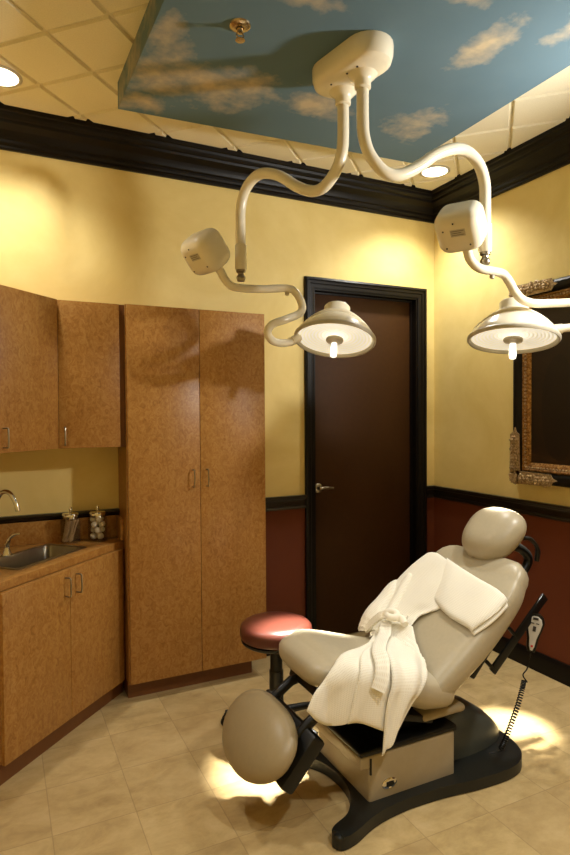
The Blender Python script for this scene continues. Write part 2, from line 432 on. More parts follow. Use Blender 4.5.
lathe(bm, [(0, 0), (.033, 0), (.033, .008), (.026, .014), (.013, .016), (.012, .045), (0, .047)], 24, frame_to((hx, .065, hz), (0, -1, 0)))
tube(bm, catmull([(hx, .024, hz), (hx+.02, .02, hz+.002), (hx+.06, .022, hz+.002), (hx+.105, .03, hz-.003)], 6), [.011]*7+[.0095]*6+[.007]*6, 12)
obj('lever_handle', bm, 'brushed steel', d1)

# ------------------------------------------------------------------ cabinets
W_ = 'figured wood laminate'
def pull(x, y, z, length, nd, parent, name='pull_handle'):      # D shaped wire pull standing off along nd
    bm = bmesh.new(); n = Vector((nd[0], nd[1], 0)).normalized(); o = Vector((x, y, z)); h = length/2
    pts = [o+Vector((0, 0, h)), o+n*.024+Vector((0, 0, h)), o+n*.032+Vector((0, 0, h-.01)), o+n*.032+Vector((0, 0, -h+.01)), o+n*.024+Vector((0, 0, -h)), o+Vector((0, 0, -h))]
    tube(bm, catmull(pts, 5), .004, 8); obj(name, bm, 'brushed steel', parent)
# tall cabinet
tx0, tx1, tseam = -2.357, -1.529, -1.94
t = thing('tall_cabinet', 'tall two door wood cabinet standing against the yellow wall', 'cabinet', (-1.94, -.13, 0))
obj('body', newbox(tx0, tx1-.004, -.25, -.001, .1, 2.208), W_, t)
obj('toe_kick', newbox(tx0+.004, tx1-.07, -.2, -.002, 0, .1), 'dark wood edge', t)
for (a, b, hx) in ((tx0+.006, tseam-.0015, -1.985), (tseam+.0015, tx1, -1.902)):
    d = obj('door', newbox(a, b, -.27, -.2505, .103, 2.206, bev=.0012), W_, t)
    bm = bmesh.new(); pull(hx, -.27, 1.233, .096, (0, -1), d)
# corner sink cabinet; diagonal front on the line y = x + 2.2
def diag_box(u0, u1, v0, v1, z0, z1, o, bev=0):      # u along the front, v out from it
    e1 = Vector((.70711, .70711, 0)); e2 = Vector((.70711, -.70711, 0)); o = Vector(o)
    m = Matrix(((e1.x, e2.x, 0, o.x), (e1.y, e2.y, 0, o.y), (0, 0, 1, 0), (0, 0, 0, 1)))
    bm = bmesh.new(); box(bm, u0, u1, v0, v1, z0, z1, bev, mat=m); return bm
FO = (-2.69, -.49, 0)     # seam foot on the diagonal front
t = thing('sink_cabinet', 'two door wood base cabinet set diagonally under the sink', 'cabinet', FO)
bm = bmesh.new(); k = .028
prism(bm, [(tx0-.003, -.002), (tx0-.003, -.157+.0), (tx0-.02, -.192), (-2.995+.02, -.795-.0+.02), (XL+.002, -.775), (XL+.002, -.002)], .1, .845)
obj('body', bm, W_, t)
bm = bmesh.new(); prism(bm, [(tx0-.01, -.004), (tx0-.01, -.107), (tx0-.045, -.142), (-3.04, -.79), (XL+.004, -.79), (XL+.004, -.004)], 0, .1)
obj('toe_kick', bm, 'dark wood edge', t)
for (a, b, hu) in ((-.428, -.0015, -.037), (.0015, .425, .043)):
    d = obj('door', diag_box(a, b, -.0005+.002, .02, .103, .842, (-2.69-.007, -.49+.007, 0), .0012), W_, t)
    hp = Vector((-2.69, -.49, 0))+Vector((.70711, .70711, 0))*hu+Vector((.70711, -.70711, 0))*.012
    pull(hp.x, hp.y, .764, .09, (1, -1), d)
# countertop with a cut for the sink
bm = bmesh.new()
prism(bm, [(tx0-.001, -.001), (tx0-.001, -.137), (-2.383, -.163), (-3.0, -.78), (XL+.001, -.78), (XL+.001, -.001)], .848, .886, .004)
ct = obj('countertop', bm, W_); tag(ct, 'wood laminate countertop running into the corner around the sink', 'countertop')
SO = Vector((-2.741, -.413, 0)); E1 = Vector((.70711, .70711, 0)); E2 = Vector((-.70711, .70711, 0))
def smat(o=SO): return Matrix(((E1.x, E2.x, 0, o.x), (E1.y, E2.y, 0, o.y), (0, 0, 1, 0), (0, 0, 0, 1)))
SW, SD = .25, .27
cut = bmesh.new(); box(cut, -SW+.012, SW-.012, .012, SD-.012, .7, 1.0, mat=smat())
co = obj('cutter', cut, W_)
md = ct.modifiers.new('cut', 'BOOLEAN'); md.operation = 'DIFFERENCE'; md.object = co; md.solver = 'EXACT'
bod = [o for o in t.children if o.name.startswith('body')][0]
md2 = bod.modifiers.new('cut', 'BOOLEAN'); md2.operation = 'DIFFERENCE'; md2.object = co; md2.solver = 'EXACT'
bpy.context.view_layer.update(); dg = bpy.context.evaluated_depsgraph_get()
for o in (ct, bod):
    me = bpy.data.meshes.new_from_object(o.evaluated_get(dg)); o.modifiers.clear(); o.data = me
bpy.data.objects.remove(co)
bm = bmesh.new(); box(bm, XL+.001, tx0-.001, -.02, -.001, .887, 1.012, .002)
bs = obj('backsplash', bm, W_); tag(bs, 'low wood laminate backsplash along the wall behind the jars', 'backsplash')
bm = bmesh.new(); box(bm, tx0-.02, tx0-.001, -.15, -.021, .887, 1.012, .002)
bs = obj('side_splash', bm, W_); tag(bs, 'short wood laminate end splash against the tall cabinet side', 'backsplash')
# sink
s = thing('sink', 'stainless steel drop in sink set diagonally in the countertop', 'sink', SO+E2*.135+Vector((0, 0, .886)))
bm = bmesh.new(); mt = smat()
def rrect(x0, x1, y0, y1, r_, n=5):
    out = []
    for cx, cy, a0 in ((x1-r_, y1-r_, 0), (x0+r_, y1-r_, 90), (x0+r_, y0+r_, 180), (x1-r_, y0+r_, 270)):
        for k in range(n+1): a = R(a0+90*k/n); out.append((cx+r_*math.cos(a), cy+r_*math.sin(a)))
    return out
def ringloft(bm, loops, mt, close_last=True):
    rr = [[bm.verts.new(mt @ Vector((x, y, z))) for x, y in lp] for lp, z in loops]
    for a, b in zip(rr, rr[1:]):
        n = len(a)
        for k in range(n): bm.faces.new((a[k], a[(k+1) % n], b[(k+1) % n], b[k]))
    if close_last: bm.faces.new(rr[-1])
ringloft(bm, [(rrect(-SW, SW, 0, SD, .02), .8865), (rrect(-SW, SW, 0, SD, .02), .8895), (rrect(-SW+.006, SW-.006, .006, SD-.006, .02), .892), (rrect(-SW+.02, SW-.02, .02, SD-.02, .03), .89),
              (rrect(-SW+.024, SW-.024, .024, SD-.024, .035), .882), (rrect(-SW+.03, SW-.03, .03, SD-.03, .035), .76), (rrect(-SW+.05, SW-.05, .05, SD-.05, .03), .745), (rrect(-.02, .02, SD/2-.02, SD/2+.02, .0199), .742)], mt)
obj('basin', bm, 'brushed steel', s)
bm = bmesh.new(); lathe(bm, [(0, .7445), (.03, .7445), (.035, .748), (.038, .7465)], 20, Matrix.Translation(SO+E2*SD/2)); obj('drain', bm, 'steel drain', s)
# faucet
fb = SO+E2*.32-E1*.065+Vector((0, 0, .886)); f = thing('faucet', 'chrome gooseneck faucet behind the sink', 'faucet', fb)
bm = bmesh.new(); lathe(bm, [(0, .0005), (.03, .0005), (.03, .006), (.024, .012), (.018, .03), (.016, .045), (0, .046)], 20, Matrix.Translation(fb)); obj('faucet_base', bm, 'chrome', f)
def fp(a, z): return fb+Vector((.75, -.66, 0))*a+Vector((0, 0, z))
bm = bmesh.new(); tube(bm, catmull([fp(0, .04), fp(0, .2), fp(.008, .27), fp(.045, .325), fp(.09, .325), fp(.125, .28), fp(.14, .235)], 8), .0115, 14); obj('spout', bm, 'chrome', f)
lb = fb+E1*.03+E2*(-.045)
bm = bmesh.new(); lathe(bm, [(0, .0005), (.024, .0005), (.022, .012), (.015, .03), (.013, .05), (.015, .06), (0, .066)], 18, Matrix.Translation(lb)); 
tube(bm, catmull([lb+Vector((0, 0, .055)), lb+Vector((.012, -.008, .085)), lb+Vector((.035, -.02, .108)), lb+Vector((.062, -.03, .112))], 6), [.011]*6+[.008]*7+[.006]*6, 10); obj('lever', bm, 'chrome', f)
# wall cabinets
t = thing('wall_cabinet', 'straight wood wall cabinet between the corner unit and the tall cabinet', 'cabinet', (-2.55, -.12, 1.424), 'wood wall cabinets')
obj('body', newbox(-2.706, tx0-.03, -.235, -.001, 1.424, 2.206), W_, t)
d = obj('door', newbox(-2.704, tx0-.032, -.255, -.2355, 1.426, 2.204, bev=.0012), W_, t)
pull(-2.676, -.255, 1.49, .09, (0, -1), d)
obj('filler_strip', newbox(tx0-.03, tx0-.001, -.232, -.001, 1.424, 2.206), 'dark wood edge', t)
t = thing('wall_cabinet', 'diagonal corner wood wall cabinet above the sink', 'cabinet', (-3.0, -.3, 1.424), 'wood wall cabinets')
bm = bmesh.new(); prism(bm, [(-2.708, -.001), (-2.708, -.236), (-2.722, -.25), (-3.03, -.558), (XL+.001, -.558), (XL+.001, -.001)], 1.424, 2.206); obj('body', bm, W_, t)
d = obj('door', diag_box(-.435, 0, .001, .02, 1.426, 2.204, (-2.72, -.248, 0), .0012), W_, t)
hp = Vector((-2.72, -.248, 0))+E1*(-.375)+Vector((.70711, -.70711, 0))*.02
pull(hp.x, hp.y, 1.495, .09, (1, -1), d)
# jars
def jar(x, y, label):
    j = thing('glass_jar', label, 'jar', (x, y, .886), 'glass supply jars on the countertop'); mt = Matrix.Translation((x, y, .8865))
    bm = bmesh.new(); lathe(bm, [(0, 0), (.05, 0), (.054, .004), (.0545, .13), (.048, .142), (.048, .15), (.045, .15), (.045, .14), (.0515, .128), (.051, .007), (0, .006)], 28, mt); obj('jar_glass', bm, 'glass', j)
    bm = bmesh.new(); lathe(bm, [(0, .1385), (.041, .1385), (.042, .15), (.0455, .1505), (.046, .16), (.042, .166), (.012, .17), (.006, .174), (.006, .186), (.009, .19), (.007, .2), (0, .202)], 28, mt); obj('lid', bm, 'chrome', j)
J1, J2 = (-2.636, -.078), (-2.492, -.092)
jar(*J1, 'glass jar with steel lid full of cotton swabs beside the sink')
jar(*J2, 'glass jar with steel lid full of cotton balls next to the end splash')
proto = None
for i in range(44):
    a = random.random()*6.28; rr = .041*math.sqrt(random.random()); tilt = Vector((.03+random.uniform(-.012, .012), random.uniform(-.012, .012), .115)).normalized()
    if proto is None:
        bm = bmesh.new(); tube(bm, [(0, 0, 0), (0, 0, .118)], .0016, 6)
        for z in (.004, .114): lathe(bm, [(0, z-.007), (.003, z-.004), (.0032, z+.004), (0, z+.007)], 8)
        proto = obj('cotton_swab', bm, 'swab stick', origin=(0, 0, 0)); o = proto
    else: o = proto.copy(); COL.objects.link(o)
    o.matrix_world = frame_to((J1[0]-.018+rr*math.cos(a)*.72, J1[1]+rr*math.sin(a)*.8, .901), tilt)
    tag(o, 'wooden cotton swab leaning in the jar beside the sink', 'cotton swab', 'cotton swabs in the jar')
proto = None; k = 0
for z in (.9165, .951, .9835, 1.012):
    for a in (0, 2.1, 4.2):
        if proto is None:
            bm = bmesh.new(); bmesh.ops.create_icosphere(bm, subdivisions=3, radius=.018)
            for v in bm.verts: v.co *= 1.0+.14*noise.noise(v.co*60)
            proto = obj('cotton_ball', bm, 'cotton', origin=(0, 0, 0)); o = proto
        else: o = proto.copy(); COL.objects.link(o)
        o.location = (J2[0]+.0238*math.cos(a+z*40), J2[1]+.0238*math.sin(a+z*40), z); o.rotation_euler = (a, z*30, a*2)
        tag(o, 'white cotton ball inside the lidded jar near the end splash', 'cotton ball', 'cotton balls in the jar')

# ------------------------------------------------------------------ ceiling pieces
bm = bmesh.new(); PZ = 3.085
prism(bm, [(-2.445, -.6), (-2.41, -2.95), (-.77, -2.95), (-.757, -.705)], PZ, ZC+.0005)
tag(obj('sky_panel', bm, 'painted sky'), 'large dropped ceiling panel painted as blue sky with clouds', 'ceiling panel')
bm = bmesh.new(); sx, sy = -2.137, -1.431
sp_ = thing('sprinkler_head', 'small brass fire sprinkler under the sky panel', 'sprinkler', (sx, sy, PZ))
lathe(bm, [(0, -.0005), (.042, -.0005), (.04, -.006), (.03, -.012), (.016, -.013), (.016, -.004), (0, -.004)], 24, Matrix.Translation((sx, sy, PZ))); obj('escutcheon', bm, 'brass', sp_)
bm = bmesh.new(); lathe(bm, [(0, -.004), (.012, -.004), (.012, -.03), (.008, -.032), (0, -.032)], 14, Matrix.Translation((sx, sy, PZ)))
for sgn in (-1, 1): tube(bm, catmull([(sx+sgn*.01, sy, PZ-.028), (sx+sgn*.014, sy, PZ-.042), (sx+sgn*.003, sy, PZ-.056)], 5), .003, 8)
lathe(bm, [(0, -.055), (.018, -.055), (.019, -.058), (0, -.06)], 16, Matrix.Translation((sx, sy, PZ))); obj('sprinkler_body', bm, 'brass', sp_)
def downlight(x, y, label):
    d = thing('downlight', label, 'ceiling light', (x, y, ZC), 'recessed ceiling lights'); mt = Matrix.Translation((x, y, ZC))
    bm = bmesh.new(); lathe(bm, [(.083, -.0005), (.1, -.0005), (.1, -.004), (.092, -.008), (.083, -.006), (.083, -.0005)], 36, mt); obj('trim_ring', bm, 'grey enamel', d)
    bm = bmesh.new(); lathe(bm, [(0, -.003), (.0825, -.003), (.0825, -.0015), (0, -.0015)], 36, mt); obj('lens', bm, 'downlight lens', d)
downlight(-.345, -.42, 'round recessed ceiling light near the corner of the crown moulding')
downlight(-2.96, -.42, 'round recessed ceiling light above the corner wall cabinet')

# ------------------------------------------------------------------ exam lights
MTL, MTR = Vector((-1.62, -1.335, 0)), Vector((-1.614, -1.48, 0))
mc = Vector((-1.64, -1.435, 0)); md_ = Vector((-.04, .22, 0)).normalized()
mt_ = thing('ceiling_mount', 'white oblong canopy on the sky panel carrying both lamp arms', 'ceiling mount', (mc.x, mc.y, PZ))
bm = bmesh.new()
def stad(half, r_, cx=mc, n=12, d=md_):
    nrm_ = Vector((-d.y, d.x, 0)); out = []
    for s_, a0 in ((1, -90), (-1, 90)):
        for k in range(n+1):
            a = R(a0+180*k/n); q = cx+d*(half*s_+r_*math.cos(a))+nrm_*(r_*math.sin(a)); out.append((q.x, q.y))
    return out
ringloft(bm, [(stad(.1, .1), PZ-.0005), (stad(.1, .102), PZ-.01), (stad(.1, .1), PZ-.05), (stad(.098, .093), PZ-.075), (stad(.094, .076), PZ-.088)], Matrix())
obj('canopy', bm, 'white enamel', mt_)
for q in (MTL, MTR):
    bm = bmesh.new(); lathe(bm, [(.066, -.082), (.054, -.097), (.04, -.108), (.034, -.12), (.034, -.142), (.03, -.145), (0, -.145)], 24, Matrix.Translation((q.x, q.y, PZ))); obj('collar', bm, 'white enamel', mt_)
for k in (-.09, -.03, .07): 
    q = mc+md_*k+Vector((-.045, -.0, 0)); bm = bmesh.new(); lathe(bm, [(0, -.091), (.0045, -.091), (.0045, -.084), (0, -.084)], 8, Matrix.Translation((q.x, q.y, PZ))); obj('screw', bm, 'dark print', mt_)

def rbox(sx_, sy_, sz_, bev, seg=6):
    bm = bmesh.new(); box(bm, -sx_/2, sx_/2, -sy_/2, sy_/2, -sz_/2, sz_/2, bev, seg); return bm
def exam_light(label, M0, J, hz, lower, boxc, boxax, boxside, lampc, lampn, attach, rad, decal_side):
    L = thing('exam_light', label, 'exam light', (M0.x, M0.y, J.z), 'twin ceiling mounted exam lights')
    h = Vector((J.x-M0.x, J.y-M0.y, 0)); hl = h.length; h.normalize()
    pts = [M0+h*(a*hl/.634)+Vector((0, 0, z)) for a, z in hz]
    bm = bmesh.new(); tube(bm, catmull(pts, 8), .0255, 18); obj('upper_arm', bm, 'white enamel', L)
    bm = bmesh.new(); mj = Matrix.Translation((J.x, J.y, J.z))
    lathe(bm, [(0, .155), (.0256, .155), (.03, .15), (.03, .035), (.027, .025), (0, .025)], 24, mj); obj('sleeve', bm, 'white enamel', L)
    bm = bmesh.new(); lathe(bm, [(0, .026), (.024, .026), (.024, .014), (.016, .01), (.016, .0), (.022, -.006), (.024, -.018), (.018, -.032), (0, -.036)], 20, mj)
    obj('swivel_joint', bm, 'brushed steel', L)
    bm = bmesh.new(); tube(bm, catmull(lower, 8), .0205, 16); arm = obj('lower_arm', bm, 'white enamel', L)
    kq = lower[5 if decal_side > 0 else 4]-Vector((0, 0, .019))
    bm = bmesh.new(); lathe(bm, [(0, -.016), (.01, -.016), (.011, -.004), (.013, 0), (0, .002)], 14, Matrix.Translation(kq)); obj('lock_knob', bm, 'grey enamel', arm)
    bm = rbox(.2, .17, .19, .055); fm = frame_to(boxc, boxax, boxside); bmesh.ops.transform(bm, matrix=fm, verts=bm.verts)
    bx = obj('counterweight', bm, 'white enamel', L)
    bm = bmesh.new()
    for (u0, u1, w0, w1) in ((-.02, .045, .0, .032),): box(bm, u0, u1, -.0856, -.0846, w0, w1)
    bmesh.ops.transform(bm, matrix=fm, verts=bm.verts); lb_ = obj('rating_label', bm, 'grey enamel', bx)
    bm = bmesh.new()
    for i in range(3):
        bm = bmesh.new(); box(bm, -.016, .04-.012*(i % 2), -.0862, -.0857, .006+.009*i, .009+.009*i); bmesh.ops.transform(bm, matrix=fm, verts=bm.verts); obj('label_print', bm, 'label ink', bx)
    for (u, w) in ((-.05, .03), (.055, -.045), (-.05, -.05), (0, .06)):
        bm = bmesh.new(); lathe(bm, [(0, 0), (.004, 0), (.004, .002), (0, .002)], 8, Matrix.Translation((u, -.0845, w)) @ Matrix.Rotation(R(90), 4, 'X')); bmesh.ops.transform(bm, matrix=fm, verts=bm.verts); obj('screw', bm, 'dark print', bx)
    # lamp head: local z is up the dome
    sc = rad/.219; lm = frame_to(lampc, -Vector(lampn)) @ Matrix.Scale(sc, 4)
    bm = bmesh.new()
    lathe(bm, [(.205, .012), (.212, .022), (.206, .034), (.196, .046), (.178, .066), (.156, .088), (.13, .11), (.102, .132), (.084, .146), (.076, .153), (.072, .162), (.071, .196), (.064, .205), (0, .206)], 48, lm)
    dome = obj('dome', bm, 'white enamel', L)
    bm = bmesh.new(); lathe(bm, [(.205, .006), (.208, -.002), (.214, -.004), (.22, .004), (.22, .014), (.213, .022), (.207, .018), (.205, .006)], 48, lm); obj('rim', bm, 'grey enamel', L)
    inv = lm.inverted(); tocam = inv.to_3x3() @ (CC-Vector(lampc)); ang0 = math.atan2(tocam.y, tocam.x)
    bm = bmesh.new(); pr = []
    for i in range(25):
        a = -1+2*i/24; th = ang0+a*R(78); rr = .118+.07*abs(a)**2.2; zz = .119-.064*abs(a)**2.2
        pr.append(lm @ Vector((rr*math.cos(th), rr*math.sin(th), zz+.004)))
    tube(bm, pr, [.003+.009*math.sin(math.pi*i/24) for i in range(25)], 10); obj('dome_ridge', bm, 'white enamel', dome)
    # reflector in its own local space so the rings follow the lamp
    bm = bmesh.new(); prof = [(0, .03)]
    for i in range(1, 13): r_ = .2*i/12; prof += [(r_-.006, .03-.018*(i/12)**2+.0035), (r_, .03-.018*(i/12)**2)]
    lathe(bm, prof, 48); me_o = obj('reflector', bm, 'lit reflector', origin=(0, 0, 0), ang=70)
    me_o.parent = L; me_o.matrix_world = lm; me_o.matrix_basis = Matrix.Translation(-Vector(L.location)) @ lm
    bm = bmesh.new(); lathe(bm, [(0, .012), (.046, .012), (.048, .004), (.044, -.004), (.026, -.008), (.018, -.014), (0, -.014)], 28, lm); obj('lamp_cap', bm, 'grey enamel', L)
    bm = bmesh.new(); lathe(bm, [(0, -.013), (.015, -.013), (.0165, -.03), (.0165, -.088), (.013, -.092), (0, -.092)], 18, lm); obj('sterile_handle', bm, 'lit handle', L)
    bm = bmesh.new(); a, b = attach
    tube(bm, [a, a.lerp(b, .8), b], .024, 16); obj('yoke_socket', bm, 'white enamel', L)
    return L
LZ = [(0, 2.935), (0, 2.82), (.006, 2.745), (.035, 2.675), (.1, 2.618), (.17, 2.612), (.26, 2.655), (.37, 2.733), (.47, 2.772), (.54, 2.766), (.6, 2.72), (.63, 2.645), (.634, 2.56), (.634, 2.44)]
JL = Vector((-1.873, -.757, 2.305)); JR = Vector((-.982, -1.522, 2.305))
LP1, LP2 = at(334.5, 341, 3.2), at(513, 341, 2.95)
LN1, LN2 = Vector((-.24, -.24, -1)).normalized(), Vector((-.16, -.12, -1)).normalized()
low1 = [at(207, 255, 2.92), at(219, 269, 2.94), at(226, 281, 2.96), at(236, 287.5, 2.98), at(262, 289, 3.04), at(287, 288.5, 3.09), at(296, 293, 3.11), at(302, 305, 3.12), at(300, 313, 3.1), at(287, 319, 3.03), at(273, 324, 2.99), at(267.5, 332, 2.99), at(273, 341, 3.03), at(285, 343, 3.09), at(297, 339.5, 3.17)]
low2 = [at(463, 228, 2.6), at(466.5, 246, 2.62), at(470, 259, 2.64), at(479, 268, 2.67), at(492, 271, 2.71), at(503, 274, 2.74), at(510, 283, 2.77), at(515, 292, 2.79), at(523, 300, 2.81), at(536, 303.5, 2.83), at(560, 303, 2.86), at(588, 303, 2.89), at(602, 313, 2.91), at(588, 325, 2.92), at(560, 328.5, 2.92), at(545, 330, 2.92)]
up2 = up
exam_light('left exam light, its lamp hanging in front of the dark door', MTL, JL, LZ, low1, at(205.5, 252, 2.92), at(192, 229, 2.86)-at(205.5, 252, 2.92), Vector((.37, -.93, .0)), LP1, LN1, (at(298, 338, 3.19), at(290.5, 341.8, 3.125)), .221, 1)
exam_light('right exam light, its lamp hanging in front of the gilt framed painting', MTR, JR, LZ, low2, at(461, 227, 2.6), at(456, 199, 2.53)-at(462, 225, 2.6), Vector((.45, -.88, .0)), LP2, LN2, (at(540, 331, 2.93), at(562, 328.5, 2.92)), .219, -1)

# ------------------------------------------------------------------ framed painting on the right wall
PY0, PY1, PZ0, PZ1 = -.8, -2.05, 1.165, 2.385
fr = thing('framed_painting', 'large dark oil painting in black frame with gilt corner ornaments', 'painting', (-.03, -1.4, PZ0))
def frame_ring(prof, mat_, name):      # prof: (inset, offset off wall)
    bm = bmesh.new(); n = len(prof)
    path = [((PY0, PZ0), (-1, 1)), ((PY0, PZ1), (-1, -1)), ((PY1, PZ1), (1, -1)), ((PY1, PZ0), (1, 1))]
    rings = [[bm.verts.new((-x, y+oy*d, z+oz*d)) for d, x in prof] for (y, z), (oy, oz) in path]
    for i in range(4):
        a, b = rings[i], rings[(i+1) % 4]
        for k in range(n): bm.faces.new((a[k], a[(k+1) % n], b[(k+1) % n], b[k]))
    return obj(name, bm, mat_, fr, ang=25)
frame_ring([(0, .001), (0, .03), (.008, .042), (.02, .048), (.045, .044), (.06, .034), (.068, .03), (.07, .001)], 'espresso trim', 'outer_frame')
frame_ring([(.0705, .001), (.0705, .03), (.076, .036), (.083, .036), (.088, .028), (.1, .026), (.112, .02), (.125, .012), (.125, .001)], 'antique gilt', 'inner_frame')
bm = bmesh.new()
def beads(p0, p1, n):
    for i in range(n):
        q = Vector(p0).lerp(Vector(p1), (i+.5)/n); r_ = bmesh.ops.create_icosphere(bm, subdivisions=1, radius=.0085, matrix=Matrix.Translation(q) @ Matrix.Diagonal((1, 1, 1, 1)))
b0 = .094; beads((-.029, PY0-b0, PZ0+b0), (-.029, PY0-b0, PZ1-b0), 48); beads((-.029, PY0-b0, PZ0+b0), (-.029, PY1+b0, PZ0+b0), 48); beads((-.029, PY0-b0, PZ1-b0), (-.029, PY1+b0, PZ1-b0), 48)
obj('beading', bm, 'pale gilt', fr)
obj('canvas', newbox(-.012, -.002, PY1+.12, PY0-.12, PZ0+.12, PZ1-.12), 'painting', fr)
def ornament(y, z, sy, sz):
    bm = bmesh.new()
    def blob(yy, zz, r_, d=.05, fl=.6):
        bmesh.ops.create_icosphere(bm, subdivisions=2, radius=r_, matrix=Matrix.Translation((-d, y+sy*yy, z+sz*zz)) @ Matrix.Diagonal((fl, 1, 1, 1)))
    def flower(yy, zz, r_):
        for k in range(6): blob(yy+r_*.8*math.cos(k*1.047), zz+r_*.8*math.sin(k*1.047), r_*.52, .055)
        blob(yy, zz, r_*.45, .064)
    # leaf backing plates, pointed
    for a in (0, 1):
        pts = [(0, -.012), (.3, -.006), (.315, .02), (.345, .032), (.315, .044), (.3, .066), (.05, .07), (0, .07)]
        vs0 = []; vs1 = []
        for u, w in pts:
            yy, zz = (u, w) if a == 0 else (w, u)
            vs0.append(bm.verts.new((-.046, y+sy*yy, z+sz*zz))); vs1.append(bm.verts.new((-.0525, y+sy*yy, z+sz*zz)))
        bm.faces.new(vs0); bm.faces.new(vs1)
        for i in range(len(pts)): bm.faces.new((vs0[i], vs0[(i+1) % len(pts)], vs1[(i+1) % len(pts)], vs1[i]))
    for u in (.085, .145, .205, .262):
        w = .018 + .012*random.random()
        flower(u, w, .023); flower(w, u, .023)
        for k in range(6):
            uu = u+random.uniform(-.022, .022); ww = random.uniform(-.008, .05); blob(uu, ww, random.uniform(.006, .011), .056); blob(ww, uu, random.uniform(.006, .011), .056)
    # shell at the corner
    for k in range(7):
        a = R(10+k*70/6*1.0); tube(bm, [(-.058, y+sy*(.055-.03*math.cos(a)*.3), z+sz*(.055-.03*math.sin(a)*.3)), (-.062, y+sy*(.05-.05*math.cos(a)), z+sz*(.05-.05*math.sin(a))), (-.05, y+sy*(.05-.066*math.cos(a)), z+sz*(.05-.066*math.sin(a)))], [.005, .009, .007], 8)
    return obj('corner_ornament', bm, 'pale gilt', fr)
ornament(PY0, PZ0, -1, 1); ornament(PY0, PZ1, -1, -1)

# ------------------------------------------------------------------ stool
SX, SY = -1.738, -.863
st = thing('stool', 'round oxblood red padded stool with black column behind the chair seat', 'stool', (SX, SY, 0))
mt = Matrix.Translation((SX, SY, 0))
bm = bmesh.new(); lathe(bm, [(0, .468), (.168, .468), (.178, .474), (.183, .49), (.184, .51), (.18, .53), (.165, .545), (.13, .552), (.07, .555), (0, .556)], 48, mt); obj('seat', bm, 'oxblood vinyl', st)
bm = bmesh.new(); lathe(bm, [(0, .44), (.12, .44), (.165, .448), (.176, .456), (.178, .4665), (0, .4665)], 40, mt); obj('seat_pan', bm, 'black plastic', st)
bm = bmesh.new(); lathe(bm, [(0, .1), (.036, .1), (.036, .3), (.033, .3), (.031, .31), (.031, .44), (.05, .4395)], 24, mt); obj('column', bm, 'black plastic', st)
bm = bmesh.new(); lathe(bm, [(0, .06), (.05, .06), (.055, .075), (.045, .1), (0, .1)], 24, mt)
obj('hub', bm, 'black plastic', st)
for k in range(5):
    a = R(147+72*k); d = Vector((math.cos(a), math.sin(a), 0)); o0 = Vector((SX, SY, 0))
    bm = bmesh.new(); tube(bm, [o0+d*.03+Vector((0, 0, .085)), o0+d*.15+Vector((0, 0, .078)), o0+d*.265+Vector((0, 0, .066))], [.022, .019, .014], 10); lg = obj('leg', bm, 'black plastic', st)
    bm = bmesh.new(); q = o0+d*.262; sd = Vector((-d.y, d.x, 0))
    for s_ in (-1, 1):
        lathe(bm, [(0, -.009), (.02, -.009), (.0255, -.004), (.0255, .004), (.02, .009), (0, .009)], 18, frame_to(q+sd*s_*.014+Vector((0, 0, .0258)), sd))
    lathe(bm, [(0, .03), (.012, .03), (.012, .062), (0, .062)], 10, Matrix.Translation(q)); obj('caster', bm, 'black plastic', lg)

# ------------------------------------------------------------------ exam chair
YC = -1.42
ch = thing('exam_chair', 'powered taupe vinyl exam chair reclined on a dark sculpted base', 'exam chair', (-1.4, YC, 0))
def smooth_poly(P, n=6): return [(p.x, p.y) for p in catmull([(x, y, 0) for x, y in P], n, True)]
# base plate
BO = [(-1.905, -1.705), (-1.885, -1.74), (-1.82, -1.735), (-1.7, -1.69), (-1.55, -1.668), (-1.37, -1.672), (-1.17, -1.697), (-1.0, -1.7), (-.9, -1.665), (-.835, -1.58), (-.81, -1.42), (-.835, -1.26), (-.9, -1.175), (-1.0, -1.14), (-1.2, -1.145), (-1.45, -1.17),
      (-1.6, -1.16), (-1.7, -1.135), (-1.78, -1.135), (-1.805, -1.17), (-1.765, -1.225), (-1.715, -1.31), (-1.7, -1.42), (-1.72, -1.53), (-1.79, -1.63), (-1.875, -1.67)]
bm = bmesh.new(); prism(bm, smooth_poly(BO), .004, .052, .022, 4); obj('base', bm, 'charcoal plastic', ch)
# actuator box
bx0, bx1, by0, by1 = -1.685, -1.245, -1.62, -1.2
bm = bmesh.new(); box(bm, bx0, bx1, by0, by1, .026, .238, .012, 3); obj('lift_housing', bm, 'beige plastic', ch)
bm = bmesh.new(); box(bm, bx0-.04, bx0+.02, by0+.002, by1, .185, .237, .008, 3); obj('drawer_front', bm, 'beige plastic', ch)
bm = bmesh.new(); box(bm, bx0-.042, bx1+.012, by0-.004, by1+.004, .237, .262, .01, 3); obj('top_cover', bm, 'black plastic', ch)
bm = bmesh.new(); box(bm, bx0+.004, bx0+.012, by0-.0025, by0+.01, .16, .226, .001); obj('trim_strip', bm, 'black plastic', ch)
bm = bmesh.new(); lathe(bm, [(0, 0), (.036, 0), (.036, .003), (.03, .006), (0, .006)], 28, Matrix.Translation((-1.588, by0-.0, .105)) @ Matrix.Rotation(R(90), 4, 'X') @ Matrix.Diagonal((1, .62, 1, 1))); em = obj('switch_plate', bm, 'chrome', ch)
bm = bmesh.new(); box(bm, -1.606, -1.57, by0-.0085, by0-.005, .095, .115, .002); obj('switch', bm, 'black plastic', em)
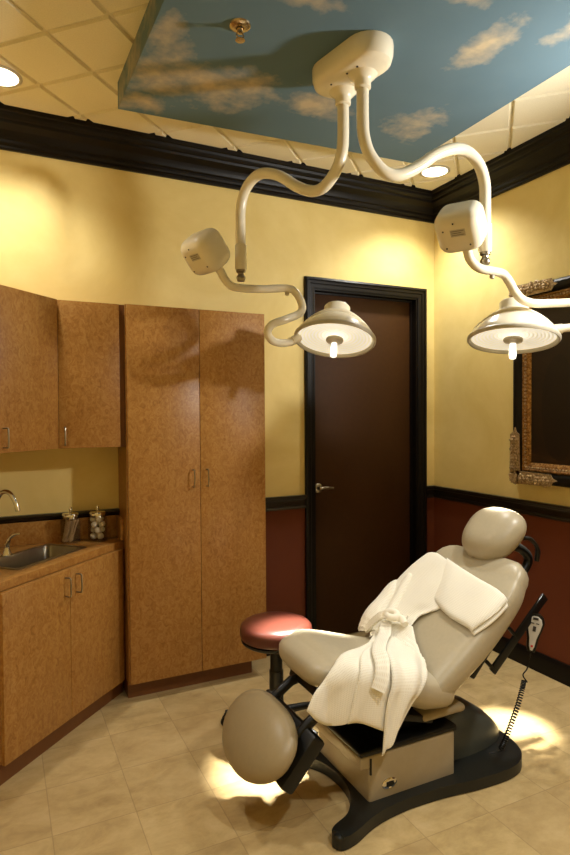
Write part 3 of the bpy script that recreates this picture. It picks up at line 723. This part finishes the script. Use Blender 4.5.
# rear motor cover: a dome sloping down towards the head end
bm = bmesh.new()
for i, (x, w, h) in enumerate([(-1.235, .165, .19), (-1.15, .17, .205), (-1.06, .168, .195), (-.97, .155, .16), (-.9, .135, .115), (-.85, .105, .07), (-.832, .065, .03)]):
    ring = []
    for k in range(25):
        a = math.pi*k/24; ring.append(bm.verts.new((x, YC+.04+w*sgnpow(math.cos(a), .75), .048+h*sgnpow(math.sin(a), .8))))
    if i:
        for k in range(24): bm.faces.new((prev[k], prev[k+1], ring[k+1], ring[k]))
    prev = ring
    if i == 0: bm.faces.new(ring)
bm.faces.new(list(reversed(prev)))
obj('motor_cover', bm, 'grey green plastic', ch)
# column between base and seat
bm = bmesh.new(); box(bm, -1.5, -1.2, YC-.13, YC+.13, .25, .36, .02, 3); obj('pedestal', bm, 'black plastic', ch)
bm = bmesh.new(); box(bm, -1.42, -1.19, -1.63, -1.24, .31, .345, .017, 4); obj('seat_pan', bm, 'beige plastic', ch)
# cushions
SEAT = [(-1.85, .578, .2, .064), (-1.785, .577, .232, .074), (-1.68, .543, .262, .078), (-1.55, .497, .28, .08), (-1.43, .455, .287, .088), (-1.35, .437, .287, .086)]
bm = bmesh.new(); loft(bm, resample(SEAT, 5), YC, seg=36, ey=3.2, ez=2.4, crown=.3, capr=.07); seat = obj('seat', bm, 'taupe vinyl', ch, ang=60)
BACK = [(-1.385, .447, .285, .072), (-1.295, .512, .297, .083), (-1.175, .604, .304, .09), (-1.065, .702, .307, .088), (-.98, .782, .303, .08), (-.925, .836, .282, .07)]
bm = bmesh.new(); loft(bm, resample(BACK, 5), YC, seg=36, ey=3.2, ez=2.4, crown=.5, capr=.1); back = obj('backrest', bm, 'taupe vinyl', ch, ang=60)
# head cushion
HC = Vector((-.835, YC, 1.01)); hu = Vector((.72, 0, .69)).normalized(); hn = Vector((-.69, 0, .72)).normalized()
bm = bmesh.new(); bmesh.ops.create_uvsphere(bm, u_segments=36, v_segments=20, radius=1)
for v in bm.verts:
    x, y, z = v.co
    x = sgnpow(x, .8); y = sgnpow(y, .82)
    sq = 1-.12*max(0, -y)
    dish = -.22*math.exp(-(x*x*3+y*y*2))*(1 if z > 0 else 0)
    v.co = HC+Vector((0, 1, 0))*x*(.153+.02*y)+hu*(y*.15)+hn*(z*.088+dish*.06)
obj('headrest', bm, 'taupe vinyl', ch, ang=70)
# headrest bracket
bm = bmesh.new(); hb = HC-hn*.06
tube(bm, catmull([hb+Vector((.0, -.05, -.01)), hb+Vector((.09, -.05, -.03)), hb+Vector((.15, -.05, -.09)), hb+Vector((.1, -.05, -.16)), hb+Vector((0, -.05, -.22))], 6), .022, 12)
obj('headrest_bracket', bm, 'black plastic', ch)
bm = bmesh.new(); tube(bm, catmull([hb+Vector((.06, -.1, .03)), hb+Vector((.11, -.1, .02)), hb+Vector((.155, -.1, -.03)), hb+Vector((.15, -.1, -.09))], 6), [.01]*13+[.012]*6, 10)
obj('release_lever', bm, 'black plastic', ch)
# back frame and accessory rail
bd = Vector((.69, 0, .72)).normalized(); bn = Vector((-.72, 0, .69)).normalized()
bm = bmesh.new(); box(bm, -.16, .2, -.2, .2, -.105, -.075, .008, 2)
fmx = Matrix(((bd.x, 0, bn.x, -1.1), (0, 1, 0, YC), (bd.z, 0, bn.z, .62), (0, 0, 0, 1)))
bmesh.ops.transform(bm, matrix=fmx, verts=bm.verts); obj('back_plate', bm, 'black plastic', ch)
RA, RB = at(545, 596, 2.86), at(492, 672, 2.74)
bm = bmesh.new(); rd = (RB-RA); rl = rd.length; fmr = frame_to(RA, rd, (0, 1, 0)); box(bm, -.006, .006, -.022, .022, 0, rl, .003); bmesh.ops.transform(bm, matrix=fmr, verts=bm.verts); rail_ = obj('accessory_rail', bm, 'black plastic', ch)
bm = bmesh.new(); off = Vector((-.045, 0, .03)); p1, p2 = RA.lerp(RB, .5), RB
for q in (RA.lerp(RB, .55), RA.lerp(RB, .97)):
    bm = bmesh.new(); box(bm, -.006, .006, -.07, .016, -.008, .008, .001, mat=frame_to(q, rd, (0, 1, 0))); obj('rail_bracket', bm, 'black plastic', rail_)
# leg section
LC = Vector((-2.083, YC, .325)); ln_ = Vector((-.74, 0, .67)).normalized(); lu = Vector((.67, 0, .74)).normalized()
bm = bmesh.new(); bmesh.ops.create_uvsphere(bm, u_segments=40, v_segments=22, radius=1)
for v in bm.verts:
    x, y, z = v.co
    x = sgnpow(x, .8); y = sgnpow(y, .85)
    w = .255*(1-.22*max(0, -y)**1.5)
    v.co = LC+Vector((0, 1, 0))*x*w+lu*y*.15+ln_*z*.07
obj('footrest_cushion', bm, 'grey brown vinyl', ch, ang=70)
bm = bmesh.new(); fml = Matrix(((0, lu.x, ln_.x, LC.x), (1, 0, 0, LC.y), (0, lu.z, ln_.z, LC.z), (0, 0, 0, 1)))
box(bm, -.23, .2, -.07, .15, -.12, -.055, .015, 2); bmesh.ops.transform(bm, matrix=fml, verts=bm.verts); obj('footrest_plate', bm, 'black plastic', ch)
for s_ in (-1, 1):
    bm = bmesh.new(); y = YC+s_*.14
    tube(bm, [(-1.99, y, .345), (-1.93, y, .395), (-1.86, y, .44), (-1.76, y, .455)], [.02, .022, .022, .018], 10); obj('hinge_arm', bm, 'black plastic', ch)
bm = bmesh.new(); box(bm, -1.85, -1.35, YC-.2, YC+.2, -.015, .015, .006); bmesh.ops.transform(bm, matrix=Matrix.Translation((0, 0, .38)) @ Matrix.Translation((-1.6, 0, 0)) @ Matrix.Rotation(R(17), 4, 'Y') @ Matrix.Translation((1.6, 0, 0)), verts=bm.verts); obj('seat_frame', bm, 'black plastic', ch)
# hand control
HP = at(534, 631, 2.83)
hcx = thing('hand_control', 'black hand control with grey keypad hung on the chair rail with a coiled cord', 'remote control', HP)
ha = (at(536.5, 613, 2.83)-at(530.5, 652, 2.83)); hl_ = ha.length; hfn = Vector((-.7, -.7, .12))
fmh = frame_to(at(530.5, 652, 2.83), ha, hfn.cross(ha))   # z along the handset, x sideways
def hshape(w0, w1, d0, d1, ins):
    pts = []
    L_ = hl_
    prof = [(0, .013), (.12, .019), (.35, .022), (.6, .031), (.8, .036), (.93, .03), (1.0, .016)]
    rings = []
    bm = bmesh.new()
    for s_, w in prof:
        w = w*1.2-ins; z = .003+(L_-.006)*s_
        if ins: z = ins*1.2+(L_-2.4*ins)*s_
        rings.append([bm.verts.new(fmh @ Vector((w*sgnpow(math.cos(2*math.pi*k/20), .7), (d0+d1)/2+(d1-d0)/2*sgnpow(math.sin(2*math.pi*k/20), .6), z))) for k in range(20)])
    for a, b in zip(rings, rings[1:]):
        for k in range(20): bm.faces.new((a[k], a[(k+1) % 20], b[(k+1) % 20], b[k]))
    bm.faces.new(list(reversed(rings[0]))); bm.faces.new(rings[-1]); return bm
hside = 1 if (fmh.to_3x3() @ Vector((0, 1, 0))).dot(CC-HP) > 0 else -1
obj('shell', hshape(0, 0, -.014, .014, 0), 'black plastic', hcx)
kp = obj('keypad', hshape(0, 0, hside*.0105, hside*.016, .0105), 'light grey face', hcx)
for nm, m_, (u0, u1, z0, z1) in (('key', 'dark print', (-.012, .012, .84, .9)), ('key', 'dark print', (-.007, .007, .55, .68)), ('key', 'dark print', (-.018, -.004, .74, .765)), ('key', 'dark print', (.004, .018, .74, .765)), ('key', 'red button', (-.005, .005, .15, .2))):
    bm = bmesh.new(); box(bm, u0, u1, hside*.0165-.001, hside*.0165+.001, z0*hl_, z1*hl_, .0004); bmesh.ops.transform(bm, matrix=fmh, verts=bm.verts); obj(nm, bm, m_, kp)
cpts = [at(530.5, 653, 2.83), at(529, 660, 2.84), at(527, 669, 2.83), at(523, 675, 2.82), at(527, 682, 2.81)]
axis = catmull([at(524, 680, 2.81), at(522, 690, 2.8), at(518, 705, 2.76), at(512, 722, 2.7), at(506, 738, 2.66), at(501, 749, 2.63)], 40)
coil = []; NT_ = 30; n = len(axis)
for i in range(n*5):
    s_ = i/(n*5-1)*(n-1); k = min(int(s_), n-2); p = axis[k].lerp(axis[k+1], s_-k); d = (axis[k+1]-axis[k]).normalized()
    e1_ = d.cross(Vector((0, 1, 0))).normalized(); e2_ = d.cross(e1_); a = 2*math.pi*NT_*i/(n*5-1); rr = .0095
    coil.append(p+e1_*rr*math.cos(a)+e2_*rr*math.sin(a))
bm = bmesh.new(); tube(bm, catmull(cpts, 5)+coil[4:]+[at(497, 752, 2.62), at(490, 753, 2.62)], .0034, 6); obj('cord', bm, 'black plastic', hcx)
# ------------------------------------------------------------------ robe draped over the chair
from mathutils.bvhtree import BVHTree
def bvh_of(objs):
    vs_, fs_ = [], []
    for o in objs:
        off_ = len(vs_); o0 = ORG[o.parent.name]
        vs_ += [v.co+o0 for v in o.data.vertices]; fs_ += [[off_+i for i in p.vertices] for p in o.data.polygons]
    return BVHTree.FromPolygons(vs_, fs_)
TREE = bvh_of([seat, back])
def lerp_tab(tab, x):
    if x <= tab[0][0]: return tab[0][1]
    for (a, va), (b, vb) in zip(tab, tab[1:]):
        if x <= b: return va+(vb-va)*(x-a)/(b-a)
    return tab[-1][1]
HALFW = [(-1.9, .19), (-1.85, .215), (-1.78, .24), (-1.68, .265), (-1.55, .28), (-1.42, .288), (-1.3, .292), (-1.16, .3), (-1.05, .302), (-.97, .297), (-.91, .27), (-.86, .2)]
def ztop(x, y):
    x = max(x, -1.87)
    h = TREE.ray_cast(Vector((x, y, 3)), Vector((0, 0, -1)))
    return (h[0].z, h[1]) if h[0] is not None else (None, None)
def drape(x, v, h):
    """x along the room, v across: past the seat's side the cloth turns down and hangs"""
    inn = .035; w = lerp_tab(HALFW, x)-inn; yn, yf = YC-w, YC+w
    yy = min(max(v, yn), yf)
    zs = []; ns = Vector()
    for dx, dy in ((0, 0), (.02, 0), (-.02, 0), (.045, 0), (-.045, 0), (0, .012), (0, -.012)):
        z, n_ = ztop(x+dx, min(max(yy+dy, yn-.01), yf+.01))
        if z is not None: zs.append(z); ns += n_
    z = max(sum(zs)/len(zs), zs[0]) if zs else .5; n_ = ns.normalized() if zs else Vector((0, 0, 1))
    s = yn-v if v < yn else (v-yf if v > yf else 0)
    sg = -1 if v < yn else 1
    if s <= 0: return Vector((x, yy, z))+n_*h
    r_ = .055; q = r_*math.pi/2
    fl = 0
    if s < q: a = s/r_; dy, dz = r_*math.sin(a), r_*(1-math.cos(a)); nn = (n_*math.cos(a)+Vector((0, sg, 0))*math.sin(a)).normalized()
    else: dy, dz = r_+.1*(s-q), r_+(s-q); nn = Vector((0, sg, .1)).normalized(); 
    return Vector((x, yy+sg*dy, z-dz))+nn*h
def bnd(pts, n):
    P = catmull([(a, b, 0) for a, b in pts], 10) if len(pts) > 2 else [Vector((*pts[0], 0)).lerp(Vector((*pts[1], 0)), i/20) for i in range(21)]
    L_ = [0]
    for a, b in zip(P, P[1:]): L_.append(L_[-1]+(b-a).length)
    out = []
    for i in range(n+1):
        t_ = L_[-1]*i/n; k = 0
        while k < len(L_)-2 and L_[k+1] < t_: k += 1
        f_ = (t_-L_[k])/max(1e-9, L_[k+1]-L_[k]); out.append(P[k].lerp(P[k+1], f_))
    return out
def panel(name, top, bottom, left, right, hfun, parent, mat_='waffle', nu=40, nv=60, thick=.006, edge=.03):
    """Coons patch; top and bottom run left->right, left and right run top->bottom"""
    T_, B_, L_, R_ = bnd(top, nu), bnd(bottom, nu), bnd(left, nv), bnd(right, nv)
    bm = bmesh.new(); uvl = bm.loops.layers.uv.new('UVMap'); g_ = []; lo_ = []; uvs = {}
    for j in range(nv+1):
        row = []; rl_ = []; v = j/nv
        for i in range(nu+1):
            u = i/nu
            p = T_[i]*(1-v)+B_[i]*v+L_[j]*(1-u)+R_[j]*u-(T_[0]*(1-u)*(1-v)+T_[nu]*u*(1-v)+B_[0]*(1-u)*v+B_[nu]*u*v)
            h = hfun(u, v); ed = min(1, min(u*nu, (1-u)*nu)/3.5, min(v*nv, (1-v)*nv)/3.5)
            hh = h+thick*(math.sqrt(max(0, 1-(1-ed)**2)))
            a = bm.verts.new(drape(p.x, p.y, hh)); b = bm.verts.new(drape(p.x, p.y, max(.002, h-thick*.4)))
            uvs[a] = uvs[b] = (p.x*1.25, p.y); row.append(a); rl_.append(b)
        g_.append(row); lo_.append(rl_)
    for j in range(nv):
        for i in range(nu):
            bm.faces.new((g_[j][i], g_[j][i+1], g_[j+1][i+1], g_[j+1][i])); bm.faces.new((lo_[j][i], lo_[j+1][i], lo_[j+1][i+1], lo_[j][i+1]))
    for j in range(nv):
        bm.faces.new((g_[j][0], g_[j+1][0], lo_[j+1][0], lo_[j][0])); bm.faces.new((g_[j][nu], lo_[j][nu], lo_[j+1][nu], g_[j+1][nu]))
    for i in range(nu):
        bm.faces.new((g_[0][i], lo_[0][i], lo_[0][i+1], g_[0][i+1])); bm.faces.new((g_[nv][i], g_[nv][i+1], lo_[nv][i+1], lo_[nv][i]))
    for f in bm.faces:
        for lp in f.loops: lp[uvl].uv = uvs[lp.vert]
    return obj(name, bm, mat_, parent, ang=75)
rb = thing('bathrobe', 'white waffle bathrobe tied at the waist, laid over the exam chair', 'bathrobe', (-1.35, -1.4, .55))
sn = lambda a: math.sin(a)
def sm(a, b, x): x = min(1, max(0, (x-a)/(b-a))); return x*x*(3-2*x)
# upper body: lying on the back cushion
def h_body(u, v): return .012+.022*(1-u)**1.5*math.sin(math.pi*min(1, v*1.0))+.006*sn(u*9+v*5)*sm(0, .4, v)+.012*sm(.55, .95, v)+.009*sn(u*14-1)*sm(.45, 1, v)
body = panel('robe_body', [(-.965, -1.13), (-.972, -1.2), (-.985, -1.27), (-1.0, -1.37)], [(-1.43, -1.24), (-1.39, -1.3), (-1.35, -1.37), (-1.33, -1.42)],
      [(-.965, -1.13), (-1.07, -1.105), (-1.17, -1.1), (-1.26, -1.11), (-1.35, -1.16), (-1.43, -1.24)], [(-1.0, -1.37), (-1.08, -1.43), (-1.17, -1.45), (-1.21, -1.415), (-1.25, -1.39), (-1.33, -1.42)], h_body, rb, nu=50, nv=60, thick=.008)
def h_side(u, v): return .03+.03*math.sin(math.pi*u)**.7*math.sin(math.pi*min(1, v*.9+.1))+.004*sn(v*12)
panel('folded_sleeve', [(-1.13, -1.095), (-1.135, -1.125)], [(-1.42, -1.17), (-1.37, -1.25)], [(-1.13, -1.095), (-1.23, -1.075), (-1.32, -1.085), (-1.39, -1.12), (-1.42, -1.17)], [(-1.135, -1.125), (-1.2, -1.16), (-1.3, -1.2), (-1.37, -1.25)], h_side, rb, nu=24, nv=40, thick=.01)
def h_lapel(u, v): return .036+.01*math.sin(math.pi*u)+.01*sm(.5, 1, v)-.01*(1-v)
panel('lapel', [(-1.1, -1.14), (-1.105, -1.18)], [(-1.36, -1.27), (-1.345, -1.31)], [(-1.1, -1.14), (-1.2, -1.17), (-1.3, -1.22), (-1.36, -1.27)], [(-1.105, -1.18), (-1.2, -1.22), (-1.29, -1.265), (-1.345, -1.31)], h_lapel, rb, nu=16, nv=40, thick=.008)
# sleeve stretched towards the near side
def h_slv(u, v): return .01+.01*math.sin(math.pi*min(1, max(0, v)))**.6*sm(0, .25, u)+.005*sn(u*6+1)*math.sin(math.pi*v)+.004*u
slv = panel('sleeve', [(-.978, -1.27), (-.995, -1.37), (-1.02, -1.53), (-1.04, -1.68), (-1.05, -1.725)], [(-1.16, -1.38), (-1.175, -1.44), (-1.195, -1.54), (-1.205, -1.665), (-1.208, -1.685)],
      [(-.978, -1.27), (-1.06, -1.33), (-1.16, -1.38)], [(-1.05, -1.725), (-1.1, -1.72), (-1.16, -1.705), (-1.208, -1.685)], h_slv, rb, nu=46, nv=30, thick=.009)
def h_cuff(u, v): return .004+.004*math.sin(math.pi*v)
panel('cuff', [(-1.045, -1.69), (-1.056, -1.742)], [(-1.203, -1.655), (-1.212, -1.698)], [(-1.045, -1.69), (-1.12, -1.685), (-1.203, -1.655)], [(-1.056, -1.742), (-1.11, -1.735), (-1.16, -1.722), (-1.212, -1.698)], h_cuff, rb, nu=10, nv=24, thick=.006)
# skirt: three overlapping fronts
def fold(n, ph, amp, u, v): return amp*sm(.05, .55, v)*sn(u*n+ph)
def h_s1(u, v): return .01+.03*(1-v)**4+fold(8, .5, .007, u, v)+.012*math.sin(math.pi*u)*sm(0, .5, v)*(1-v*.4)
panel('skirt_panel', [(-1.36, -1.2), (-1.34, -1.24), (-1.32, -1.3)], [(-1.98, -1.735), (-1.94, -1.78), (-1.88, -1.815), (-1.8, -1.835)],
      [(-1.36, -1.2), (-1.46, -1.3), (-1.57, -1.42), (-1.7, -1.535), (-1.82, -1.6), (-1.93, -1.665), (-1.98, -1.735)], [(-1.32, -1.3), (-1.5, -1.43), (-1.68, -1.62), (-1.76, -1.74), (-1.8, -1.835)], h_s1, rb, nu=44, nv=70)
def h_s2(u, v): return .024+.03*(1-v)**4+fold(9, 2.0, .006, u, v)+.01*math.sin(math.pi*u)*(1-.5*v)
panel('skirt_panel', [(-1.33, -1.25), (-1.31, -1.31)], [(-1.835, -1.825), (-1.76, -1.86), (-1.67, -1.9)],
      [(-1.33, -1.25), (-1.48, -1.38), (-1.65, -1.54), (-1.75, -1.64), (-1.8, -1.72), (-1.835, -1.825)], [(-1.31, -1.31), (-1.46, -1.46), (-1.58, -1.61), (-1.63, -1.72), (-1.67, -1.9)], h_s2, rb, nu=36, nv=70)
def h_s3(u, v): return .026+.016*(1-u)+.012*(1-v)+fold(11, 1.2, .008, u, v)+.014*math.sin(math.pi*u)*math.sin(math.pi*min(1, v+.05))
panel('skirt_panel', [(-1.32, -1.29), (-1.3, -1.35), (-1.29, -1.42)], [(-1.725, -1.965), (-1.7, -1.955), (-1.655, -1.91)],
      [(-1.32, -1.29), (-1.47, -1.43), (-1.61, -1.6), (-1.69, -1.76), (-1.725, -1.965)], [(-1.29, -1.42), (-1.335, -1.5), (-1.38, -1.585), (-1.46, -1.68), (-1.56, -1.77), (-1.655, -1.91)], h_s3, rb, nu=40, nv=70)
TREE = bvh_of([seat, back]+[o for o in rb.children if o.name.startswith('skirt_panel')])
# belt: tail, knot and the end at the waist
def ribbon(name, path, h, width, thick, n=40, smooth=8):
    P = [drape(q.x, q.y, h(k/n)) for k, q in enumerate(bnd(path, n))]
    for _ in range(smooth): P = [P[0]]+[(a+b*2+c)/4 for a, b, c in zip(P, P[1:], P[2:])]+[P[-1]]
    bm = bmesh.new(); uvl = bm.loops.layers.uv.new('UVMap'); rings = []; uvs = {}
    for k, q in enumerate(P):
        d = (P[min(k+1, n)]-P[max(k-1, 0)]).normalized(); up_ = Vector((-.45, -.45, .77)); sd = d.cross(up_).normalized(); nn = sd.cross(d).normalized(); w = width/2*(.8+.2*sm(0, .2, k/n)); ring = []
        for a, b in ((-1, 0), (-.9, 1), (-.45, .75), (0, 1.1), (.45, .75), (.9, 1), (1, 0), (.9, -1), (-.9, -1)):
            v_ = bm.verts.new(q+sd*a*w+nn*b*thick/2); uvs[v_] = (k*.006, a*w); ring.append(v_)
        rings.append(ring)
    m = 9
    for a, b in zip(rings, rings[1:]):
        for k in range(m): bm.faces.new((a[k], a[(k+1) % m], b[(k+1) % m], b[k]))
    bm.faces.new(rings[0]); bm.faces.new(list(reversed(rings[-1])))
    for f in bm.faces:
        for lp in f.loops: lp[uvl].uv = uvs[lp.vert]
    return obj(name, bm, 'waffle', rb, ang=60)
ribbon('belt_tail', [(-1.345, -1.285), (-1.5, -1.45), (-1.64, -1.62), (-1.735, -1.75)], lambda v: .016+.012*(1-v)+.045*sm(.75, .95, v), .056, .008)
ribbon('belt', [(-1.41, -1.19), (-1.385, -1.25), (-1.35, -1.32), (-1.325, -1.4)], lambda v: .03+.01*math.sin(math.pi*v), .042, .012, 20, 6)
kc = drape(-1.345, -1.335, .036)
bm = bmesh.new()
tube(bm, catmull([kc+Vector(p) for p in ((-.02, .035, -.004), (-.004, .03, .012), (.012, .008, .016), (.012, -.02, .012), (-.008, -.03, .004), (-.028, -.012, .006), (-.022, .012, .012))], 6), [.012, .013, .014, .015, .016]+[.0165]*26+[.015, .014, .013, .012, .011, .01], 12)
tube(bm, catmull([kc+Vector(p) for p in ((.008, -.01, .0), (.018, -.045, .002), (.01, -.085, -.012))], 6), [.014]*7+[.016]*6, 12)
obj('belt_knot', bm, 'smooth cotton band', rb, ang=75)
bm = bmesh.new(); pts = []
for i in range(40):
    s_ = i/39; pts.append(drape(-1.125-.004*s_-.004*sn(s_*28), -1.285-.045*s_, .003))
tube(bm, pts, .001, 5); obj('embroidery', bm, 'label ink', rb)



# ------------------------------------------------------------------ lights
def spot(name, loc, aim, watts, col, ang, blend, rad):
    l = bpy.data.lights.new(name, 'SPOT'); l.energy = watts; l.color = col; l.spot_size = R(ang); l.spot_blend = blend; l.shadow_soft_size = rad
    o = bpy.data.objects.new(name, l); COL.objects.link(o); o.location = loc
    o.rotation_euler = (Vector(aim)-Vector(loc)).to_track_quat('-Z', 'Y').to_euler(); return o
def point(name, loc, watts, col, rad):
    l = bpy.data.lights.new(name, 'POINT'); l.energy = watts; l.color = col; l.shadow_soft_size = rad
    o = bpy.data.objects.new(name, l); COL.objects.link(o); o.location = loc; return o
WARM = (1, .98, .91)
for (x, y, w, a) in ((-.345, -.42, 56, 125), (-2.96, -.42, 46, 125), (-.4, -2.3, 110, 84), (-2.96, -3.0, 46, 120), (-1.65, -3.4, 85, 115)):  # first two are the seen downlights; the rest are unseen fill spots, added
    spot('downlight_and_fill_beam', (x, y, ZC-.03), (x, y, 0), w, WARM, a, .9, .06)
spot('strobe_lamp', (-.32, -2.3, 2.5), (-2.2, -.8, 2.75), 80, (1, .985, .95), 140, .9, .06)  # unseen camera-crew strobe, not a room fixture; placed from cast shadows, aimed high
spot('exam_beam', LP1+LN1*.03, Vector((-1.84, -1.15, 0)), 900, (1, .97, .88), 20, .7, .05)
spot('exam_beam', LP2+LN2*.03, Vector((-.7, -1.4, 0)), 850, (1, .97, .88), 15, .7, .05)
w = bpy.data.worlds.new('world'); SC.world = w; w.use_nodes = True
w.node_tree.nodes['Background'].inputs[0].default_value = (1, .9, .75, 1); w.node_tree.nodes['Background'].inputs[1].default_value = .02
